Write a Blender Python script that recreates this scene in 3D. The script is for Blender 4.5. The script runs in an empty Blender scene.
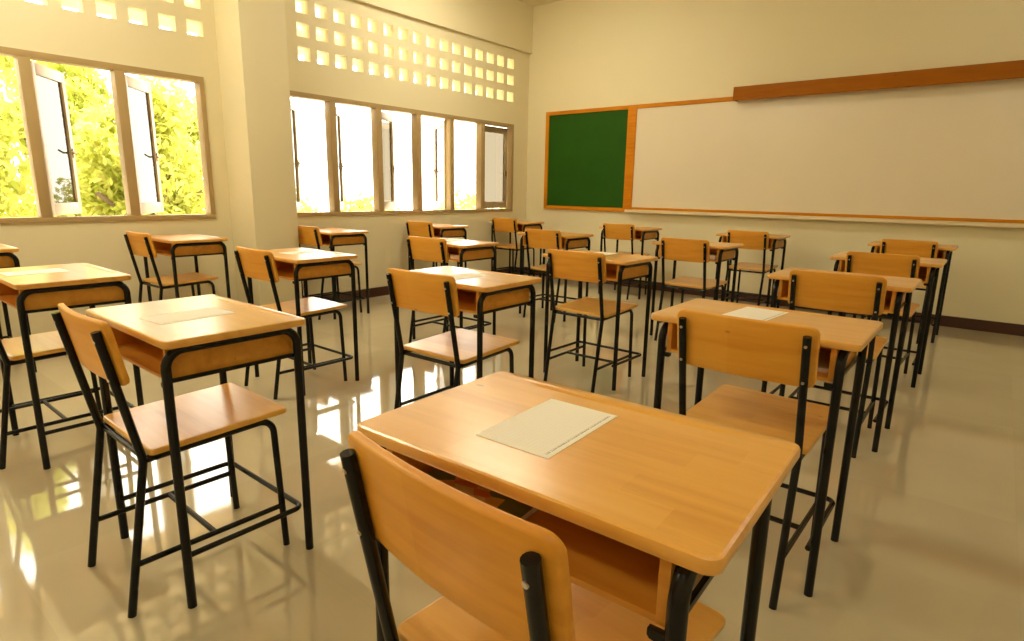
import bpy, bmesh, math, random
from mathutils import Vector, Matrix
random.seed(7)
C = bpy.context.scene.collection
R = math.radians

# ------------------------------------------------------------------ materials
def new_mat(name):
    m = bpy.data.materials.new(name); m.use_nodes = True
    nt = m.node_tree; b = nt.nodes['Principled BSDF']
    return m, nt, b
def N(nt, t, **kw):
    n = nt.nodes.new(t)
    for k, v in kw.items():
        setattr(n, k, v)
    return n
def L(nt, a, b): nt.links.new(a, b)
def math_node(nt, op, a, b=None):
    n = N(nt, 'ShaderNodeMath', operation=op)
    for i, v in enumerate((a, b)):
        if v is None: continue
        if isinstance(v, (int, float)): n.inputs[i].default_value = v
        else: L(nt, v, n.inputs[i])
    return n.outputs[0]
def mix(nt, f, a, b, blend='MIX'):
    n = N(nt, 'ShaderNodeMix', data_type='RGBA', blend_type=blend)
    if isinstance(f, (int, float)): n.inputs[0].default_value = f
    else: L(nt, f, n.inputs[0])
    for i, v in ((6, a), (7, b)):
        if isinstance(v, tuple): n.inputs[i].default_value = (*v, 1)
        else: L(nt, v, n.inputs[i])
    return n.outputs[2]
def ramp(nt, f, stops):
    r = N(nt, 'ShaderNodeValToRGB'); L(nt, f, r.inputs[0])
    e = r.color_ramp.elements
    while len(e) < len(stops): e.new(.5)
    for i, (p, c) in enumerate(stops):
        e[i].position = p; e[i].color = (*c, 1)
    return r.outputs[0]

def wood(name, light, mid, dark, rough, strip=.058, grain_axis=0, coat=.55):
    m, nt, b = new_mat(name)
    tc = N(nt, 'ShaderNodeTexCoord'); oi = N(nt, 'ShaderNodeObjectInfo')
    off = N(nt, 'ShaderNodeVectorMath', operation='ADD')
    sc = N(nt, 'ShaderNodeVectorMath', operation='SCALE'); sc.inputs['Scale'].default_value = 9.7
    cb = N(nt, 'ShaderNodeCombineXYZ'); L(nt, oi.outputs['Random'], cb.inputs[0]); L(nt, oi.outputs['Random'], cb.inputs[2])
    L(nt, cb.outputs[0], sc.inputs[0])
    L(nt, tc.outputs['Object'], off.inputs[0]); L(nt, sc.outputs[0], off.inputs[1])
    sep = N(nt, 'ShaderNodeSeparateXYZ'); L(nt, tc.outputs['Object'], sep.inputs[0])
    across = math_node(nt, 'ADD', sep.outputs[1 - grain_axis if grain_axis < 2 else 0], math_node(nt, 'MULTIPLY', sep.outputs[2], .9))
    sid = math_node(nt, 'FLOOR', math_node(nt, 'DIVIDE', across, strip))
    # end joints: each strip is cut at its own places along the grain
    wn0 = N(nt, 'ShaderNodeTexWhiteNoise', noise_dimensions='1D'); L(nt, math_node(nt, 'ADD', sid, math_node(nt, 'MULTIPLY', oi.outputs['Random'], 40)), wn0.inputs['W'])
    along = math_node(nt, 'ADD', sep.outputs[grain_axis], wn0.outputs[0])
    seg = math_node(nt, 'FLOOR', math_node(nt, 'DIVIDE', along, .34))
    cv = N(nt, 'ShaderNodeCombineXYZ'); L(nt, sid, cv.inputs[0]); L(nt, seg, cv.inputs[1]); L(nt, oi.outputs['Random'], cv.inputs[2])
    wn = N(nt, 'ShaderNodeTexWhiteNoise', noise_dimensions='3D'); L(nt, cv.outputs[0], wn.inputs['Vector'])
    mp = N(nt, 'ShaderNodeMapping'); L(nt, off.outputs[0], mp.inputs[0])
    s = [38, 38, 38]; s[grain_axis] = 2.6; mp.inputs['Scale'].default_value = s
    ns = N(nt, 'ShaderNodeTexNoise'); ns.inputs['Scale'].default_value = 1.0; ns.inputs['Detail'].default_value = 6; ns.inputs['Roughness'].default_value = .62
    L(nt, mp.outputs[0], ns.inputs['Vector'])
    mp2 = N(nt, 'ShaderNodeMapping'); L(nt, off.outputs[0], mp2.inputs[0]); s2 = [9, 9, 9]; s2[grain_axis] = 2.0; mp2.inputs['Scale'].default_value = s2
    nb = N(nt, 'ShaderNodeTexNoise'); nb.inputs['Scale'].default_value = 1.0; nb.inputs['Detail'].default_value = 3; L(nt, mp2.outputs[0], nb.inputs['Vector'])
    f = math_node(nt, 'ADD', math_node(nt, 'MULTIPLY', ns.outputs[0], .55), math_node(nt, 'ADD', math_node(nt, 'MULTIPLY', wn.outputs[0], .15), math_node(nt, 'MULTIPLY', nb.outputs[0], .42)))
    col = ramp(nt, f, [(.3, dark), (.55, mid), (.85, light)])
    # small knots and nicks
    vo = N(nt, 'ShaderNodeTexVoronoi'); mp3 = N(nt, 'ShaderNodeMapping'); L(nt, off.outputs[0], mp3.inputs[0]); s3 = [9, 9, 9]; s3[grain_axis] = 4.5; mp3.inputs['Scale'].default_value = s3
    L(nt, mp3.outputs[0], vo.inputs['Vector']); vo.inputs['Scale'].default_value = 1.0
    kn = math_node(nt, 'LESS_THAN', vo.outputs['Distance'], .045)
    col = mix(nt, math_node(nt, 'MULTIPLY', kn, .4), col, tuple(v * .35 for v in dark))
    hv = N(nt, 'ShaderNodeHueSaturation'); L(nt, col, hv.inputs['Color'])
    L(nt, math_node(nt, 'ADD', math_node(nt, 'MULTIPLY', oi.outputs['Random'], .16), .92), hv.inputs['Value'])
    L(nt, hv.outputs[0], b.inputs['Base Color'])
    b.inputs['Roughness'].default_value = rough
    b.inputs['Coat Weight'].default_value = coat; b.inputs['Specular IOR Level'].default_value = .5 if coat else .15; b.inputs['Coat Roughness'].default_value = .23
    bp = N(nt, 'ShaderNodeBump'); bp.inputs['Strength'].default_value = .06; bp.inputs['Distance'].default_value = .002
    L(nt, ns.outputs[0], bp.inputs['Height']); L(nt, bp.outputs[0], b.inputs['Normal'])
    return m
def plain(name, col, rough, var=.06, scale=6, metallic=0, bump=0, spec=.5):
    m, nt, b = new_mat(name)
    tc = N(nt, 'ShaderNodeTexCoord'); ns = N(nt, 'ShaderNodeTexNoise'); ns.inputs['Scale'].default_value = scale; ns.inputs['Detail'].default_value = 5
    L(nt, tc.outputs['Object'], ns.inputs['Vector'])
    c = mix(nt, ns.outputs[0], tuple(v * (1 - var) for v in col), tuple(min(1, v * (1 + var)) for v in col))
    L(nt, c, b.inputs['Base Color']); b.inputs['Roughness'].default_value = rough; b.inputs['Metallic'].default_value = metallic
    b.inputs['Specular IOR Level'].default_value = spec
    if bump:
        bp = N(nt, 'ShaderNodeBump'); bp.inputs['Strength'].default_value = bump; bp.inputs['Distance'].default_value = .003
        n2 = N(nt, 'ShaderNodeTexNoise'); n2.inputs['Scale'].default_value = scale * 20; L(nt, tc.outputs['Object'], n2.inputs['Vector'])
        L(nt, n2.outputs[0], bp.inputs['Height']); L(nt, bp.outputs[0], b.inputs['Normal'])
    return m

M = {}
M['top'] = wood('honey_wood', (.84, .49, .125), (.77, .405, .08), (.62, .29, .042), .32, coat=.65)
M['box'] = wood('orange_wood', (.80, .42, .07), (.72, .33, .04), (.56, .22, .018), .4, strip=.4, coat=.08)
M['seat'] = wood('seat_wood', (.86, .52, .12), (.80, .43, .075), (.66, .31, .038), .32, strip=.062, coat=.5)
M['back'] = wood('back_wood', (.82, .43, .06), (.74, .34, .032), (.60, .235, .014), .42, strip=.6, coat=.08)
M['tube'] = plain('black_enamel', (.006, .006, .006), .24, .3, 30, spec=.3)
M['screw'] = plain('zinc', (.6, .55, .45), .35, .1, 60, 1)
M['wall'] = plain('cream_paint', (.80, .74, .52), .55, .025, 1.3, 0, .04)
M['ceil'] = plain('ceiling_paint', (.76, .70, .50), .7, .03, 1.5)
M['base'] = plain('dark_baseboard', (.055, .018, .010), .3, .2, 8)
M['frame'] = plain('tan_frame_paint', (.44, .32, .15), .45, .06, 8)
M['sash'] = plain('cream_sash_paint', (.46, .37, .23), .4, .04, 8)
M['handle'] = plain('bronze_handle', (.25, .16, .07), .35, .1, 40, .8)
M['green'] = plain('green_board', (.020, .090, .006), .6, .16, 3.5, 0, .02, .15)
M['white'] = plain('whiteboard_enamel', (.81, .74, .60), .26, .03, 2)
M['trimwood'] = wood('orange_trim_wood', (.70, .28, .010), (.62, .23, .006), (.48, .15, .004), .5, strip=5, coat=0)
M['pelmet'] = wood('brown_pelmet_wood', (.42, .145, .003), (.36, .115, .002), (.28, .078, .001), .6, strip=5, coat=0)
M['tray'] = plain('tray_cream', (.80, .70, .48), .4, .03, 6)
M['bark'] = plain('bark', (.13, .09, .05), .9, .4, 6, 0, .5)
M['ground'] = plain('pale_ground', (.56, .50, .41), .9, .2, .4)
M['eave'] = plain('eave_plaster', (.86, .74, .56), .8, .04, 2)
M['housing'] = plain('fill_lamp_housing', (.8, .78, .72), .5, .03, 5)
M['grey_paper'] = plain('grey_paper', (.36, .31, .23), .6, .1, 20)

def floor_mat():
    m, nt, b = new_mat('polished_floor_tile')
    tc = N(nt, 'ShaderNodeTexCoord'); sep = N(nt, 'ShaderNodeSeparateXYZ'); L(nt, tc.outputs['Object'], sep.inputs[0])
    ds, ids = [], []
    for i, o in ((0, .21), (1, 2.095)):
        u = math_node(nt, 'DIVIDE', math_node(nt, 'SUBTRACT', sep.outputs[i], o), .6)
        fl = math_node(nt, 'FLOOR', u); ids.append(fl)
        fr = math_node(nt, 'SUBTRACT', u, fl)
        ds.append(math_node(nt, 'MINIMUM', fr, math_node(nt, 'SUBTRACT', 1.0, fr)))
    g = math_node(nt, 'LESS_THAN', math_node(nt, 'MINIMUM', *ds), .0022)
    cv = N(nt, 'ShaderNodeCombineXYZ'); L(nt, ids[0], cv.inputs[0]); L(nt, ids[1], cv.inputs[1])
    wn = N(nt, 'ShaderNodeTexWhiteNoise', noise_dimensions='3D'); L(nt, cv.outputs[0], wn.inputs['Vector'])
    ns = N(nt, 'ShaderNodeTexNoise'); ns.inputs['Scale'].default_value = 2.2; ns.inputs['Detail'].default_value = 7; L(nt, tc.outputs['Object'], ns.inputs['Vector'])
    c = ramp(nt, math_node(nt, 'ADD', math_node(nt, 'MULTIPLY', ns.outputs[0], .75), math_node(nt, 'MULTIPLY', wn.outputs[0], .25)),
             [(.3, (.46, .40, .275)), (.7, (.52, .455, .315))])
    c = mix(nt, math_node(nt, 'MULTIPLY', g, .07), c, (.26, .21, .13))
    L(nt, c, b.inputs['Base Color'])
    L(nt, math_node(nt, 'ADD', math_node(nt, 'MULTIPLY', ns.outputs[0], .05), math_node(nt, 'ADD', .025, math_node(nt, 'MULTIPLY', g, .03))), b.inputs['Roughness'])
    b.inputs['IOR'].default_value = 1.85
    return m
M['floor'] = floor_mat()

def paper_mat():
    m, nt, b = new_mat('printed_paper')
    tc = N(nt, 'ShaderNodeTexCoord'); sep = N(nt, 'ShaderNodeSeparateXYZ'); L(nt, tc.outputs['Object'], sep.inputs[0])
    x, y = sep.outputs[0], sep.outputs[1]
    def line(xc, w):
        return math_node(nt, 'LESS_THAN', math_node(nt, 'ABSOLUTE', math_node(nt, 'SUBTRACT', x, xc)), w)
    mp = N(nt, 'ShaderNodeMapping'); L(nt, tc.outputs['Object'], mp.inputs[0]); mp.inputs['Scale'].default_value = (600, 260, 1)
    ns = N(nt, 'ShaderNodeTexNoise'); ns.inputs['Scale'].default_value = 1; L(nt, mp.outputs[0], ns.inputs['Vector'])
    dash = math_node(nt, 'GREATER_THAN', ns.outputs[0], .47)
    inside = math_node(nt, 'LESS_THAN', math_node(nt, 'ABSOLUTE', y), .098)
    a = math_node(nt, 'MULTIPLY', line(.0595, .0013), dash)
    a = math_node(nt, 'MAXIMUM', a, math_node(nt, 'MULTIPLY', line(.0565, .0005), .5))
    # faint rows of print over the page
    rowf = math_node(nt, 'FRACT', math_node(nt, 'DIVIDE', x, .0075))
    rows = math_node(nt, 'MULTIPLY', math_node(nt, 'LESS_THAN', rowf, .28), math_node(nt, 'MULTIPLY', dash, .06))
    rows = math_node(nt, 'MULTIPLY', rows, math_node(nt, 'LESS_THAN', x, .05))
    f = math_node(nt, 'MULTIPLY', math_node(nt, 'MAXIMUM', math_node(nt, 'MULTIPLY', a, .75), rows), inside)
    c = mix(nt, f, (.93, .91, .84), (.12, .10, .08))
    L(nt, c, b.inputs['Base Color']); b.inputs['Roughness'].default_value = .7; b.inputs['Specular IOR Level'].default_value = .2
    return m
M['paper'] = paper_mat()

def booklet_mat():
    m, nt, b = new_mat('colourful_print')
    tc = N(nt, 'ShaderNodeTexCoord'); mp = N(nt, 'ShaderNodeMapping'); L(nt, tc.outputs['Object'], mp.inputs[0]); mp.inputs['Scale'].default_value = (26, 34, 1)
    vo = N(nt, 'ShaderNodeTexVoronoi'); vo.inputs['Scale'].default_value = 1; L(nt, mp.outputs[0], vo.inputs['Vector'])
    sp = N(nt, 'ShaderNodeSeparateColor'); L(nt, vo.outputs['Color'], sp.inputs[0])
    c = ramp(nt, sp.outputs[0], [(0, (.85, .45, .10)), (.3, (.80, .25, .06)), (.5, (.88, .66, .28)), (.68, (.20, .24, .06)), (.9, (.02, .02, .02)), (1, (.78, .62, .3))])
    c.node.color_ramp.interpolation = 'CONSTANT'
    L(nt, c, b.inputs['Base Color']); b.inputs['Roughness'].default_value = .35
    return m
M['booklet'] = booklet_mat()

def glass_mat():
    m, nt, b = new_mat('tinted_pane'); nt.nodes.remove(b)
    out = nt.nodes['Material Output']
    t = N(nt, 'ShaderNodeBsdfTransparent'); t.inputs[0].default_value = (.30, .28, .24, 1)
    g = N(nt, 'ShaderNodeBsdfGlossy'); g.inputs['Roughness'].default_value = .02; g.inputs[0].default_value = (1, 1, 1, 1)
    fr = N(nt, 'ShaderNodeFresnel'); fr.inputs[0].default_value = 1.45
    mx = N(nt, 'ShaderNodeMixShader'); ge = N(nt, 'ShaderNodeNewGeometry'); L(nt, math_node(nt, 'MULTIPLY', fr.outputs[0], math_node(nt, 'SUBTRACT', 1.0, ge.outputs['Backfacing'])), mx.inputs[0]); L(nt, t.outputs[0], mx.inputs[1]); L(nt, g.outputs[0], mx.inputs[2])
    L(nt, mx.outputs[0], out.inputs[0]); return m
M['glass'] = glass_mat()

def leaf_mat(name, a, bcol):
    m, nt, b = new_mat(name); out = nt.nodes['Material Output']
    ge = N(nt, 'ShaderNodeNewGeometry')
    c = mix(nt, ge.outputs['Random Per Island'], a, bcol)
    L(nt, c, b.inputs['Base Color']); b.inputs['Roughness'].default_value = .5
    tr = N(nt, 'ShaderNodeBsdfTranslucent'); L(nt, c, tr.inputs[0])
    mx = N(nt, 'ShaderNodeMixShader'); mx.inputs[0].default_value = .6
    L(nt, b.outputs[0], mx.inputs[1]); L(nt, tr.outputs[0], mx.inputs[2]); L(nt, mx.outputs[0], out.inputs[0])
    return m
M['leaf'] = leaf_mat('sunlit_leaf', (.44, .50, .08), (.66, .64, .18))
M['leaf2'] = leaf_mat('pale_leaf', (.30, .32, .06), (.50, .48, .14))

def lamp_mat(name, power, col):
    m, nt, b = new_mat(name)
    b.inputs['Base Color'].default_value = (.9, .9, .85, 1)
    b.inputs['Emission Color'].default_value = (*col, 1); b.inputs['Emission Strength'].default_value = power
    return m
M['fill_lamp'] = lamp_mat('fill_lamp_diffuser', 52, (1, .88, .63))
M['fill_lamp_front'] = lamp_mat('fill_lamp_front_diffuser', 44, (1, .88, .63))
M['fill_lamp_weak'] = lamp_mat('fill_lamp_weak_diffuser', 13, (1, .91, .72))  # the added ceiling lamps get their strengths by position, to balance the fill

# ------------------------------------------------------------------ mesh helpers
def link(name, me, mat, parent=None):
    if mat is not None and not me.materials: me.materials.append(M[mat])
    o = bpy.data.objects.new(name, me); C.objects.link(o)
    if parent: o.parent = parent
    return o
def finish(bm, name, smooth=True, ang=38):
    bmesh.ops.recalc_face_normals(bm, faces=bm.faces)
    me = bpy.data.meshes.new(name); bm.to_mesh(me); bm.free()
    if smooth:
        me.polygons.foreach_set('use_smooth', [True] * len(me.polygons)); me.set_sharp_from_angle(angle=R(ang))
    return me
def bx(bm, x0, x1, y0, y1, z0, z1, bev=0):
    v = [bm.verts.new((x, y, z)) for x in (x0, x1) for y in (y0, y1) for z in (z0, z1)]
    fs = [(0, 1, 3, 2), (4, 6, 7, 5), (0, 4, 5, 1), (2, 3, 7, 6), (0, 2, 6, 4), (1, 5, 7, 3)]
    f = [bm.faces.new([v[i] for i in q]) for q in fs]
    bmesh.ops.recalc_face_normals(bm, faces=f)
    if bev:
        es = list({e for q in f for e in q.edges})
        bmesh.ops.bevel(bm, geom=es, offset=bev, segments=2, affect='EDGES', profile=.6)
def box_obj(name, rects, mat, parent=None, bev=0):
    bm = bmesh.new()
    for r in rects: bx(bm, *r, bev=bev)
    return link(name, finish(bm, name, bool(bev)), mat, parent)
def fillet(pts, rads, seg=7):
    out = []
    n = len(pts)
    for i, p in enumerate(pts):
        p = Vector(p); r = rads[i]
        if i in (0, n - 1) or not r: out.append(p); continue
        a = (Vector(pts[i - 1]) - p).normalized(); b = (Vector(pts[i + 1]) - p).normalized()
        th = a.angle(b); d = r / math.tan(th / 2)
        p0, p1 = p + a * d, p + b * d
        ctr = p + (a + b).normalized() * (r / math.sin(th / 2))
        u, w = p0 - ctr, p1 - ctr; tot = u.angle(w)
        for k in range(seg + 1):
            t = k / seg
            out.append(ctr + (u * math.sin((1 - t) * tot) + w * math.sin(t * tot)) / math.sin(tot))
    return out
def tube(bm, pts, r, n=12, rads=None, seg=7):
    if rads: pts = fillet(pts, rads, seg)
    pts = [Vector(p) for p in pts]
    t0 = (pts[1] - pts[0]).normalized()
    ref = Vector((1, 0, 0)) if abs(t0.x) < .8 else Vector((0, 0, 1))
    nrm = (ref - t0 * ref.dot(t0)).normalized(); rings = []
    for i, p in enumerate(pts):
        if i == 0: t = t0; m = t
        elif i == len(pts) - 1: t = (p - pts[i - 1]).normalized(); m = t
        else:
            a = (p - pts[i - 1]).normalized(); b = (pts[i + 1] - p).normalized(); t = (a + b).normalized()
        nrm = (nrm - t * nrm.dot(t)).normalized(); bi = t.cross(nrm)
        rings.append([bm.verts.new(p + (nrm * math.cos(2 * math.pi * k / n) + bi * math.sin(2 * math.pi * k / n)) * r) for k in range(n)])
    for a, b in zip(rings, rings[1:]):
        for k in range(n): bm.faces.new((a[k], a[(k + 1) % n], b[(k + 1) % n], b[k]))
    bm.faces.new(rings[0][::-1]); bm.faces.new(rings[-1])
def tube_obj(name, pts, r, mat, parent, rads=None, n=12):
    bm = bmesh.new(); tube(bm, pts, r, n, rads)
    return link(name, finish(bm, name), mat, parent)
def rr_loop(cx, cy, w, d, r, seg=6):
    out = []
    for sx, sy, a0 in ((1, 1, 0), (-1, 1, 90), (-1, -1, 180), (1, -1, 270)):
        for k in range(seg + 1):
            a = R(a0 + 90 * k / seg); out.append((cx + sx * (w / 2 - r) + r * math.cos(a), cy + sy * (d / 2 - r) + r * math.sin(a)))
    return out
def flat_faces(me):
    big = max(p.area for p in me.polygons)
    for p in me.polygons:
        if p.area > .2 * big: p.use_smooth = False
    return me
def board(bm, cx, cy, w, d, z0, z1, r, bev):
    loops = []
    for z, i in ((z0, bev), (z0 + bev * .3, bev * .3), (z0 + bev, 0), (z1 - bev, 0), (z1 - bev * .3, bev * .3), (z1, bev)):
        loops.append([bm.verts.new((x, y, z)) for x, y in rr_loop(cx, cy, w - 2 * i, d - 2 * i, max(r - i, .002))])
    n = len(loops[0])
    for a, b in zip(loops, loops[1:]):
        for k in range(n): bm.faces.new((a[k], a[(k + 1) % n], b[(k + 1) % n], b[k]))
    bm.faces.new(loops[0][::-1]); bm.faces.new(loops[-1])
def children(o): return [c for c in C.objects if c.parent == o]
def copy_tree(o, parent=None):
    c = o.copy(); C.objects.link(c)
    if parent: c.parent = parent
    for ch in children(o): copy_tree(ch, c)
    return c
def tag(o, label, cat, group=None):
    o['label'] = label; o['category'] = cat
    if group: o['group'] = group
    return o
def empty(name, loc=(0, 0, 0), rz=0):
    o = bpy.data.objects.new(name, None); C.objects.link(o); o.location = loc; o.rotation_euler = (0, 0, rz); o.empty_display_size = .1
    return o
def struct(o): o['kind'] = 'structure'; return o

# ------------------------------------------------------------------ school desk
H = .777
def make_desk():
    t = empty('school_desk')
    bm = bmesh.new(); board(bm, 0, 0, .609, .400, H - .022, H, .022, .006)
    # pencil groove near the far edge, cut into the board
    top = link('desktop', finish(bm, 'desktop'), 'top', t)
    bm = bmesh.new(); bmesh.ops.create_uvsphere(bm, u_segments=16, v_segments=8, radius=1, matrix=Matrix.Translation((0, .158, H + .0015)) @ Matrix.Diagonal((.21, .0055, .0045, 1)))
    cut = link('cutter', finish(bm, 'cutter'), None)
    md = top.modifiers.new('b', 'BOOLEAN'); md.object = cut; md.operation = 'DIFFERENCE'; md.solver = 'EXACT'
    dg = bpy.context.evaluated_depsgraph_get()
    me = bpy.data.meshes.new_from_object(top.evaluated_get(dg)); top.modifiers.clear(); top.data = flat_faces(me); me.name = 'desktop'
    bpy.data.objects.remove(cut)
    # open-fronted box under the top
    zb, zt = .655, H - .022
    bm = bmesh.new()
    bx(bm, -.2455, -.2305, -.178, .178, zb, zt, .0015); bx(bm, .2305, .2455, -.178, .178, zb, zt, .0015)
    bx(bm, -.2305, .2305, -.176, .178, zb, zb + .010, .001); bx(bm, -.2305, .2305, .164, .178, zb + .010, zt, .001)
    link('book_box', finish(bm, 'book_box'), 'box', t)
    zc = zt - .0125; x = .259; r = .0125
    for sx in (-1, 1):
        for sy in (-1, 1):
            tube_obj('leg', [(sx * x, 0, zc), (sx * x, sy * .1846, zc), (sx * x, sy * .1846, 0)], r, 'tube', t, [0, .048, 0], 14)
        box_obj('side_bar', [(sx * .2525 - .004, sx * .2525 + .004, -.182, .182, .654, .665)], 'tube', t, .001)
        for sy in (-1, 1):   # short round-nosed bracket welded to the leg under the box
            bm = bmesh.new()
            prof = [(0, .654), (.033, .654)] + [(.026 + .0075 * math.cos(R(a)), .6475 + .0075 * math.sin(R(a))) for a in (20, -20, -60, -100)] + [(.012, .640), (0, .640)]
            lo = [bm.verts.new((sx * (x - px), sy * .1846 - .0045, pz)) for px, pz in prof]; hi = [bm.verts.new((v.co.x, v.co.y + .009, v.co.z)) for v in lo]
            k = len(prof)
            for i in range(k): bm.faces.new((lo[i], lo[(i + 1) % k], hi[(i + 1) % k], hi[i]))
            bm.faces.new(lo[::-1]); bm.faces.new(hi)
            link('bracket', finish(bm, 'bracket', False), 'tube', t)
    xs = x - .0125 - .005; zs = .146
    tube_obj('stretcher', [(-xs, -.1846, zs), (-xs, .178, zs), (xs, .178, zs), (xs, -.1846, zs)], .0085, 'tube', t, [0, .028, .028, 0], 10)
    return t

# ------------------------------------------------------------------ chair (origin midway between the rear feet)
def post_y(z): return .073 - (z - .435) * .186
def make_chair():
    t = empty('school_chair')
    bm = bmesh.new(); board(bm, 0, .284, .384, .400, .447, .465, .017, .006)
    for v in bm.verts: v.co.z += .03 * (v.co.y - .09)
    link('seat', flat_faces(finish(bm, 'seat')), 'seat', t)
    # bowed backrest board: columns across, loops through the thickness
    hw, z0, z1, cr, th, bow = .195, .652, .824, .022, .016, .016
    xs = []
    for k in range(9): xs.append(-hw + cr * (1 - math.cos(R(90 * k / 8))))
    xs += [-hw + cr + (2 * hw - 2 * cr) * k / 16 for k in range(1, 16)]
    xs += [-x for x in xs[8::-1]]
    def lim(x):
        e = max(0, abs(x) - (hw - cr)); d = cr - math.sqrt(max(0, cr * cr - e * e))
        return z0 + d, z1 - d
    bm = bmesh.new(); lay = []
    slope = .186
    for n, ins in ((.0, .004), (.0012, .0012), (.004, 0), (th - .004, 0), (th - .0012, .0012), (th, .004)):
        cols = []
        for x in xs:
            lo, hi = lim(x); mid = (lo + hi) / 2; half = max((hi - lo) / 2 - ins, .0004)
            xx = x * (hw - ins) / hw
            row = []
            for q in (-1, -.5, 0, .5, 1):
                z = mid + q * half
                y = post_y(z) + .0105 + n - bow * (1 - (xx / hw) ** 2) + .004
                row.append(bm.verts.new((xx, y, z + n * slope)))
            cols.append(row)
        lay.append(cols)
    for s, cols in ((0, lay[0]), (1, lay[-1])):
        for a, b in zip(cols, cols[1:]):
            for k in range(4): bm.faces.new((a[k], b[k], b[k + 1], a[k + 1]))
    for A, B in zip(lay, lay[1:]):
        for i in range(len(xs) - 1):
            bm.faces.new((A[i][0], A[i + 1][0], B[i + 1][0], B[i][0])); bm.faces.new((A[i][4], A[i + 1][4], B[i + 1][4], B[i][4]))
        for i in (0, len(xs) - 1):
            for k in range(4): bm.faces.new((A[i][k], A[i][k + 1], B[i][k + 1], B[i][k]))
    br = link('backrest', finish(bm, 'backrest', True, 50), 'back', t)
    x = .170; r = .011
    for sx in (-1, 1):
        tube_obj('rear_leg', [(sx * x, post_y(.801), .801), (sx * x, .073, .435), (sx * x, 0, 0)], r, 'tube', t, [0, .05, 0], 14)
        tube_obj('front_leg', [(sx * x, .078, .436), (sx * x, .440, .4465), (sx * (x + .003), .456, 0)], r * .95, 'tube', t, [0, .045, 0], 14)
        zs = .144; ya = .073 * zs / .435
        tube_obj('side_stretcher', [(sx * x, ya, zs), (sx * (x + .002), .451, zs)], .0085, 'tube', t, None, 10)
        for z in (.775, .672):
            bm = bmesh.new(); p = Vector((sx * x, post_y(z) - r, z)); d = Vector((0, -1, -.186)).normalized()
            tube(bm, [p - d * .002, p + d * .0008, p + d * .0018], .0042, 10)
            s = link('screw', finish(bm, 'screw'), 'screw', br); s['label'] = 'pale metal screw head'
    tube_obj('cross_stretcher', [(-x, .238, .144), (x, .238, .144)], .0085, 'tube', t, None, 10)
    tube_obj('seat_rail', [(-x, .082, .434), (x, .082, .434)], .009, 'tube', t, None, 10)
    tube_obj('seat_rail', [(-x, .36, .445), (x, .36, .445)], .009, 'tube', t, None, 10)
    return t

ROW = {5: 'back row', 4: 'second row from the back', 3: 'middle row', 2: 'second row from the boards', 1: 'front row'}
COL = {1: 'column along the windows', 2: 'second column from the windows', 3: 'third column from the windows', 4: 'fourth column from the windows'}
# id: column, row, desk x, y, rot, chair x, y, rot
G = {
 'A': (4, 5, -.486, .760, 1.9, -.482, .430, -4.6), 'B': (3, 5, -1.862, .759, -.3, -1.857, .451, -.6),
 'P': (2, 5, -3.172, .738, -.5, -3.218, .432, 0),  'T': (1, 5, -4.800, .690, 0, None, 0, 0),
 'C': (4, 4, -.539, 1.950, .3, -.513, 1.637, -.2), 'D': (3, 4, -1.868, 1.954, 1.0, -1.834, 1.628, 1.9),
 'Q': (2, 4, -3.190, 1.930, -.2, -3.160, 1.610, -1.2), 'R': (1, 4, -4.776, 1.928, 0, -4.766, 1.595, 2.0),
 'H': (4, 3, -.554, 3.257, -.4, -.53, 2.925, 1.0), 'E': (3, 3, -1.905, 3.211, -1.2, -1.877, 2.868, .5),
 'N': (2, 3, -3.200, 3.230, 0, -3.165, 2.895, 1.0), 'S': (1, 3, -4.785, 3.235, 0, -4.775, 2.940, .5),
 'I': (4, 2, -.53, 4.520, 0, -.527, 4.20, -1.0), 'F': (3, 2, -1.864, 4.660, 0, -1.843, 4.325, -1.5),
 'L': (2, 2, -3.217, 4.600, 0, -3.165, 4.30, 1.0), 'O': (1, 2, -4.831, 4.620, 0, -4.79, 4.295, 1.0),
 'J': (4, 1, -.545, 6.020, 0, -.545, 5.71, -1.0), 'G': (3, 1, -1.886, 6.120, 0, -1.848, 5.80, 0),
 'K': (2, 1, -3.262, 6.150, 0, -3.252, 5.83, 1.5), 'M': (1, 1, -4.843, 6.050, 0, -4.812, 5.735, 2.0),
}
proto_d, proto_c = make_desk(), make_chair()
firstd = firstc = True
for k, (c, r, dx, dy, da, cx, cy, ca) in G.items():
    o = proto_d if firstd else copy_tree(proto_d); firstd = False
    o.location = (dx, dy, 0); o.rotation_euler = (0, 0, R(da))
    tag(o, 'honey wood school desk, %s, %s' % (ROW[r], COL[c]), 'desk', 'school desks in rows facing the boards')
    if cx is not None:
        o = proto_c if firstc else copy_tree(proto_c); firstc = False
        o.location = (cx, cy, 0); o.rotation_euler = (0, 0, R(ca))
        tag(o, 'wood and metal chair, %s, %s' % (ROW[r], COL[c]), 'chair', 'school chairs tucked behind the desks')

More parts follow.
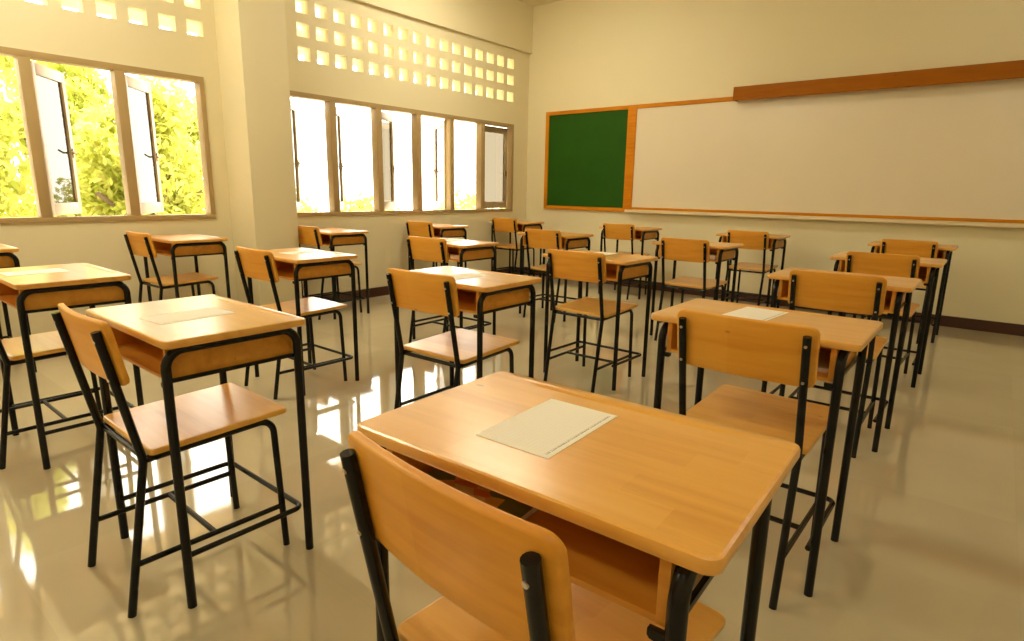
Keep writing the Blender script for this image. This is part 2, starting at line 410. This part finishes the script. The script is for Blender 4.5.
# sheets of paper on desktops and things in the boxes
SH = {'A': (-.046, .004, 0, 'white printed sheet on the near desk with the colourful booklet inside'),
      'C': (-.040, .032, -5, 'white sheet on the desk second from the back, fourth column from the windows'),
      'B': (.016, -.022, 4, 'sheet on the back row desk, third column from the window wall'),
      'D': (.02, -.03, -4, 'sheet on the desk second from the back, third column from the windows'),
      'P': (-.06, -.06, 3, 'sheet on the back row desk, second column from the window wall'),
      'Q': (-.03, .03, 2, 'sheet on the desk second from the back, second column from the windows'),
      'E': (-.04, .06, -3, 'white sheet on the middle row desk, third column from the windows'),
      'N': (-.05, .06, 5, 'sheet on the middle row desk, second column from the windows')}
for k, (lx, ly, a, lab) in SH.items():
    _, _, dx, dy, da, *_ = G[k]; ca, sa = math.cos(R(da)), math.sin(R(da))
    bm = bmesh.new(); bx(bm, -.069, .069, -.109, .109, 0, .0008)
    o = link('paper_sheet', finish(bm, 'paper_sheet', False), 'paper')
    o.location = (dx + ca * lx - sa * ly, dy + sa * lx + ca * ly, H + .0002); o.rotation_euler = (0, 0, R(da + a))
    tag(o, lab, 'paper', 'sheets of paper on the desks')
def booklet(name, k, lx, ly, a, w, d, t, mat, lab, cat):
    _, _, dx, dy, da, *_ = G[k]; ca, sa = math.cos(R(da)), math.sin(R(da))
    r = empty(name, (dx + ca * lx - sa * ly, dy + sa * lx + ca * ly, .6655), R(da + a)); tag(r, lab, cat)
    box_obj('cover', [(-w / 2, w / 2, -d / 2, d / 2, t - .001, t)], mat, r)
    box_obj('pages', [(-w / 2 + .002, w / 2 - .002, -d / 2 + .002, d / 2 - .002, 0, t - .001)], 'paper', r)
booklet('booklet', 'A', -.12, -.055, 2, .21, .20, .012, 'booklet', 'colourful booklet lying in the open box of the near desk', 'booklet')
booklet('notebook', 'C', .17, -.04, 5, .10, .18, .014, 'grey_paper', 'grey notebook in the desk box, second row from the back', 'notebook')
booklet('notebook', 'F', .155, -.04, -3, .12, .20, .035, 'grey_paper', 'grey notebook in the desk box, second row from the boards', 'notebook')
booklet('notebook', 'N', .16, -.04, 3, .12, .20, .03, 'grey_paper', 'grey notebook in the middle row desk box', 'notebook')

# ------------------------------------------------------------------ room shell
XL, YF, ZC = -5.20, 6.70, 3.52
XR, YB = 2.6, -2.6
def plate(name, axis, p0, p1, u0, u1, v0, v1, holes, mat):
    """thick wall between p0 and p1 along axis (0: x, 1: y), real openings with reveals"""
    us = sorted({u0, u1, *[h[0] for h in holes], *[h[1] for h in holes]}); vs = sorted({v0, v1, *[h[2] for h in holes], *[h[3] for h in holes]})
    us = [u for u in us if u0 <= u <= u1]; vs = [v for v in vs if v0 <= v <= v1]
    nu, nv = len(us) - 1, len(vs) - 1
    def solid(i, j):
        if not (0 <= i < nu and 0 <= j < nv): return False
        cu, cv = (us[i] + us[i + 1]) / 2, (vs[j] + vs[j + 1]) / 2
        return not any(h[0] < cu < h[1] and h[2] < cv < h[3] for h in holes)
    bm = bmesh.new(); cache = {}
    def V(i, j, s):
        if (i, j, s) not in cache:
            p = p1 if s else p0
            cache[i, j, s] = bm.verts.new((p, us[i], vs[j]) if axis == 0 else (us[i], p, vs[j]))
        return cache[i, j, s]
    for i in range(nu):
        for j in range(nv):
            if not solid(i, j): continue
            for s in (0, 1): bm.faces.new([V(i, j, s), V(i + 1, j, s), V(i + 1, j + 1, s), V(i, j + 1, s)])
            if not solid(i - 1, j): bm.faces.new([V(i, j, 0), V(i, j + 1, 0), V(i, j + 1, 1), V(i, j, 1)])
            if not solid(i + 1, j): bm.faces.new([V(i + 1, j, 0), V(i + 1, j + 1, 0), V(i + 1, j + 1, 1), V(i + 1, j, 1)])
            if not solid(i, j - 1): bm.faces.new([V(i, j, 0), V(i + 1, j, 0), V(i + 1, j, 1), V(i, j, 1)])
            if not solid(i, j + 1): bm.faces.new([V(i, j + 1, 0), V(i + 1, j + 1, 0), V(i + 1, j + 1, 1), V(i, j + 1, 1)])
    return struct(link(name, finish(bm, name, False), mat))
W2 = (3.06, 6.385); W1 = (-.955, 2.375); WZ = (.885, 2.02)
holes = [(W1[0], W1[1], *WZ), (W2[0], W2[1], *WZ)]
for k in range(16):
    y = 3.252 + .1995 * k
    for z in (2.300, 2.505, 2.705): holes.append((y, y + .128, z, z + .118))
for k in range(17):
    y = 2.285 - .2045 * k
    for z in (2.328, 2.533, 2.733): holes.append((y, y + .122, z, z + .112))
plate('wall_left', 0, XL, XL - .11, YB, YF + .12, 0, ZC, holes, 'wall')
plate('wall_front', 1, YF, YF + .12, XL, XR + .12, 0, ZC, [], 'wall')
plate('wall_back', 1, YB, YB - .12, XL - .11, XR + .12, 0, ZC, [], 'wall')
WR = []
plate('wall_right', 0, XR, XR + .12, YB, YF, 0, ZC, WR, 'wall')
struct(box_obj('floor', [(XL, XR, YB, YF, -.12, 0)], 'floor'))
struct(box_obj('ceiling', [(XL, XR, YB, YF, ZC, ZC + .12)], 'ceil'))
struct(box_obj('baseboard_front', [(XL + .014, XR - .014, YF - .014, YF, 0, .1)], 'base'))
struct(box_obj('baseboard_left', [(XL, XL + .014, 2.905, YF, 0, .1), (XL, XL + .014, YB, 2.508, 0, .1)], 'base'))
struct(box_obj('baseboard_right', [(XR - .014, XR, YB, YF, 0, .1)], 'base'))
struct(box_obj('trim_1', [(XL, XL + .40, 2.508, 2.905, 0, 2.945)], 'wall', None, .006))          # column between the windows
struct(box_obj('trim_2', [(XL, XL + .045, YB, YF, 2.945, ZC)], 'wall'))                         # beam over the vent blocks
struct(box_obj('trim_3', [(XL - 1.75, XL - .11, YB - .5, YF + 1.5, 3.02, 3.16), (XL - 1.80, XL - 1.75, YB - .5, YF + 1.5, 2.75, 3.2)], 'eave'))

# windows: frame, mullions, and outward casements each with stiles, pane and catch
def window(name, Y, mulls):
    w = struct(empty(name, (XL, Y[0], WZ[0])))
    base = Vector((XL, Y[0], WZ[0]))
    def q(x0, x1, y0, y1, z0, z1): return (x0 - base.x, x1 - base.x, y0 - base.y, y1 - base.y, z0 - base.z, z1 - base.z)
    f = .038; xa, xb = XL - .085, XL + .012
    box_obj('window_frame', [q(xa, xb, Y[0], Y[1], WZ[0], WZ[0] + f), q(xa, xb, Y[0], Y[1], WZ[1] - f - .006, WZ[1]), q(xa, xb, Y[0], Y[0] + f, WZ[0] + f, WZ[1] - f - .006), q(xa, xb, Y[1] - f, Y[1], WZ[0] + f, WZ[1] - f - .006)], 'frame', w, .003)
    for m in mulls:
        box_obj('mullion', [q(xa, xb, m - .034, m + .034, WZ[0] + f, WZ[1] - f - .006)], 'frame', w, .003)
    return w, base
def casement(w, base, Yh, width, side, th):
    z0, z1 = WZ[0] + .045, WZ[1] - .052
    s = empty('window_sash'); s.parent = w
    s.location = Vector((XL - .065, Yh, z0)) - base
    s.rotation_euler = (0, 0, R(th) if side > 0 else -R(th))
    h = z1 - z0; st = .052; d = .032
    sg = side
    def Q(y0, y1, a, b, x0=-d / 2, x1=d / 2): return (x0, x1, min(sg * y0, sg * y1), max(sg * y0, sg * y1), a, b)
    box_obj('sash_frame', [Q(0, st, 0, h), Q(width - st, width, 0, h), Q(st, width - st, 0, .085), Q(st, width - st, h - .075, h)], 'sash', s, .002)
    box_obj('pane', [Q(st - .004, width - st + .004, .081, h - .071, -.002, .002)], 'glass', s)
    bm = bmesh.new(); y = sg * (width - st / 2)
    tube(bm, [(d / 2, y, .44 * h), (d / 2 + .02, y, .44 * h), (d / 2 + .026, y - sg * .03, .44 * h), (d / 2 + .030, y - sg * .085, .455 * h)], .007, 8, [0, .006, 0, 0], 3)
    bx(bm, d / 2, d / 2 + .006, y - .012, y + .012, .44 * h - .035, .44 * h + .035, .001)
    link('handle', finish(bm, 'handle'), 'handle', s)
m2 = [3.589, 4.147, 4.703, 5.225, 5.775]
w, b0 = window('window_2', W2, m2)
for Yh, side, th in ((3.10, 1, 46), (3.625, 1, 46.5), (4.183, 1, 31), (5.189, -1, 118), (5.262, 1, 45), (5.81, 1, 1)):
    casement(w, b0, Yh, .46 if th > 2 else .525, side, th)
m1 = [1.767, 1.207, .65, .10, -.45]
w, b0 = window('window_1', W1, m1)
for Yh, side, th in ((1.803, 1, 48.5), (1.243, 1, 53), (.686, 1, 80), (.136, 1, 80), (-.414, 1, 80), (-.915, 1, 80)):
    casement(w, b0, Yh, .475, side, th)
for i, (y0, y1, z0, z1) in enumerate(WR):
    o = empty('window_%d' % (3 + i), (XR, y0, z0)); struct(o); n = 4
    box_obj('window_frame', [(0, .09, 0, y1 - y0, 0, .05), (0, .09, 0, y1 - y0, z1 - z0 - .05, z1 - z0)] + [(0, .09, max(0, (y1 - y0) * k / n - .03), min(y1 - y0, (y1 - y0) * k / n + .03), .05, z1 - z0 - .05) for k in range(n + 1)], 'frame', o)

# ------------------------------------------------------------------ boards on the front wall
yw = YF
g = empty('green_chalkboard', (-4.875, yw, .932)); tag(g, 'green chalkboard in an orange wooden frame beside the whiteboard', 'chalkboard')
def at(o, x0, x1, z0, z1, d0, d1): return (x0 - o.location.x, x1 - o.location.x, -d1, -d0, z0 - o.location.z, z1 - o.location.z)
gx0, gx1, gz0, gz1 = -4.878, -3.545, .930, 2.185
box_obj('board_panel', [at(g, gx0 + .05, gx1 - .11, gz0 + .045, gz1 - .045, .0, .018)], 'green', g)
box_obj('board_frame', [at(g, gx0, gx0 + .05, gz0, gz1, 0, .032), at(g, gx1 - .115, gx1, gz0, gz1, 0, .032), at(g, gx0 + .05, gx1 - .115, gz0, gz0 + .045, 0, .032), at(g, gx0 + .05, gx1 - .115, gz1 - .045, gz1, 0, .032)], 'trimwood', g, .003)
WX1 = 1.75
wb = empty('whiteboard', (gx1, yw, .93)); tag(wb, 'wide whiteboard with an orange frame and cream tray on the front wall', 'whiteboard')
box_obj('board_panel', [at(wb, gx1 + .001, WX1 - .04, .990, 2.14, 0, .018)], 'white', wb)
box_obj('board_frame', [at(wb, gx1 + .001, WX1, 2.14, 2.185, 0, .030), at(wb, gx1 + .001, WX1, .962, .990, 0, .026), at(wb, WX1 - .04, WX1, .99, 2.14, 0, .030)], 'trimwood', wb, .003)
box_obj('marker_tray', [at(wb, gx1 - .06, WX1, .926, .960, .0325, .085), at(wb, gx1 + .001, WX1, .926, .944, 0, .0325)], 'tray', wb, .003)
pm = empty('wooden_pelmet', (-2.375, yw, 2.14)); tag(pm, 'long orange-brown wooden box mounted over the top edge of the whiteboard', 'pelmet')
box_obj('front_panel', [at(pm, -2.375, 1.2, 2.128, 2.262, .118, .136)], 'pelmet', pm, .002)
box_obj('end_panel', [at(pm, -2.375, -2.357, 2.130, 2.262, .031, .118)], 'pelmet', pm); box_obj('end_panel', [at(pm, 1.182, 1.2, 2.130, 2.262, .031, .118)], 'pelmet', pm)
box_obj('top_panel', [at(pm, -2.357, 1.182, 2.244, 2.262, .0, .118)], 'pelmet', pm)

# ------------------------------------------------------------------ unseen ceiling lamps added for brightness and the pelmet shadow
LP = [(-3.9, 4.6, 'near the boards, window side'), (.5, 4.75, 'near the boards, right of the fourth column'), (-3.9, 1.0, 'mid room, window side'),
      (.5, 1.0, 'mid room, right of the fourth column'), (-3.9, -1.6, 'behind the back row, window side'), (.5, -1.6, 'behind the back row, right of the fourth column')]
for x, y, wh in LP:
    o = empty('ceiling_fill_light', (x, y, ZC)); tag(o, 'added unseen ceiling fill light ' + wh, 'ceiling light', 'added ceiling fill lights')
    box_obj('housing', [(-.62, .62, -.09, .09, -.06, -.001)], 'housing', o, .004)
    bm = bmesh.new(); board(bm, 0, 0, 1.2, .14, -.085, -.0605, .03, .008); link('diffuser', finish(bm, 'diffuser'), ('fill_lamp_front' if y > 4 else 'fill_lamp') if x < -2 else 'fill_lamp_weak', o)

# ------------------------------------------------------------------ outdoors
struct(box_obj('ground', [(-90, 40, -40, 90, -3.7, -3.5)], 'ground'))
def tree(x, y, ztop, rad, hgt, n, lf, mat, lab, seed):
    rnd = random.Random(seed)
    o = empty('leafy_tree', (x, y, -3.5)); tag(o, lab, 'tree', 'trees outside the windows')
    zc = ztop - hgt / 2 + 3.5
    bm = bmesh.new(); tube(bm, [(0, 0, 0), (.06, .03, zc * .5), (-.04, .05, zc)], .13, 9)
    for k in range(7):
        a = rnd.uniform(0, 6.28); tube(bm, [(0, 0, zc * .55 + k * .1), (math.cos(a) * rad * .35, math.sin(a) * rad * .35, zc - .1), (math.cos(a) * rad * .75, math.sin(a) * rad * .75, zc + rnd.uniform(-.2, .6))], .035, 6)
    link('trunk', finish(bm, 'trunk'), 'bark', o)
    clumps = []
    for k in range(70):
        while True:
            v = Vector((rnd.uniform(-1, 1), rnd.uniform(-1, 1), rnd.uniform(-1, 1)))
            if abs(v.x) ** 3 + abs(v.y) ** 3 + abs(v.z) ** 3 < 1: break
        clumps.append((Vector((v.x * rad * .64, v.y * rad * .64, zc + v.z * hgt * .42)), rnd.uniform(.22, .36) * rad))
    vs, fs = [], []
    for i in range(n):
        c, cr = rnd.choice(clumps)
        while True:
            v = Vector((rnd.uniform(-1, 1), rnd.uniform(-1, 1), rnd.uniform(-1, 1)))
            if .2 < v.length < 1: break
        p = c + v * cr
        d = (v * .8 + Vector((rnd.uniform(-1, 1), rnd.uniform(-1, 1), rnd.uniform(-.6, 1)))).normalized()
        s = lf * rnd.uniform(.7, 1.3); u = d.orthogonal().normalized(); q = d.cross(u); a = rnd.uniform(0, 6.28)
        u, q = u * math.cos(a) + q * math.sin(a), q * math.cos(a) - u * math.sin(a)
        k = len(vs)
        vs += [tuple(p - u * s), tuple(p - u * s * .2 + q * s * .42 + d * s * .12), tuple(p + u * s), tuple(p - u * s * .2 - q * s * .42 + d * s * .12)]
        fs += [(k, k + 1, k + 2), (k, k + 2, k + 3)]
    me = bpy.data.meshes.new('crown'); me.from_pydata(vs, [], fs); me.update()
    link('crown', me, mat, o)
    return o
for i, (x, y, zt, lab) in enumerate([
    (-9.7, -1.0, 4.2, 'leafy tree close outside the first pane of the garden window'),
    (-9.8, 1.25, 4.1, 'bright leafy tree behind the left mullion of the garden window'),
    (-9.9, 3.5, 3.15, 'yellow-green tree outside the middle pane of the garden window'),
    (-12.1, .8, 4.4, 'second-line tree showing between the two nearest garden trees'),
    (-12.2, 3.2, 4.0, 'second-line tree showing above the middle pane foliage'),
    (-12.3, 5.45, 2.9, 'second-line tree showing in the last pane of the garden window')]):
    tree(x, y, zt, 1.1, 4.6, 12000, .078, 'leaf', lab, i + 1)
tree(-24, 13.5, .9, 2.4, 4.5, 1900, .22, 'leaf2', 'distant low tree at the sill of the first long-window pane', 16)
tree(-25, 19, .9, 2.4, 4.5, 1900, .22, 'leaf2', 'distant pale tree seen through the second long-window pane', 17)
tree(-24, 24.5, 1.3, 2.4, 5.0, 1900, .22, 'leaf2', 'distant tree seen through the open fourth casement', 18)
tree(-23, 30, 1.5, 2.4, 4.5, 1900, .22, 'leaf2', 'distant tree seen through the closed casement beside the corner', 19)

# ------------------------------------------------------------------ light
sun = bpy.data.lights.new('sun', 'SUN'); sun.energy = 8; sun.angle = R(.6); sun.color = (1, .90, .70)
so = bpy.data.objects.new('sun', sun); C.objects.link(so)
d = Vector((.42, .35, -1.0)).normalized(); so.rotation_euler = d.to_track_quat('-Z', 'Y').to_euler()
wd = bpy.data.worlds.new('sky'); bpy.context.scene.world = wd; wd.use_nodes = True
bg = wd.node_tree.nodes['Background']; bg.inputs[0].default_value = (1.0, .93, .79, 1); bg.inputs[1].default_value = 5.5

# ------------------------------------------------------------------ camera
cam = bpy.data.cameras.new('camera'); co = bpy.data.objects.new('camera', cam); C.objects.link(co)
cam.sensor_width = 36; cam.lens = 591.88 / 1024 * 36; cam.clip_start = .02
r = Vector((.77488439, .63187862, .01684026)); u = Vector((-.14777605, .15518852, .97676955)); f = Vector((-.61458638, .75937207, -.21362969))
co.matrix_world = Matrix(((r.x, u.x, -f.x, 0), (r.y, u.y, -f.y, 0), (r.z, u.z, -f.z, 1.1577), (0, 0, 0, 1)))
sc = bpy.context.scene; sc.camera = co
sc.view_settings.view_transform = 'Standard'; sc.view_settings.look = 'None'; sc.view_settings.gamma = 1; sc.view_settings.use_curve_mapping = False
sc.view_settings.exposure = 0.66
sc.cycles.use_denoising = True; sc.cycles.max_bounces = 10; sc.cycles.diffuse_bounces = 6; sc.cycles.transparent_max_bounces = 12
sc.cycles.sample_clamp_indirect = 8
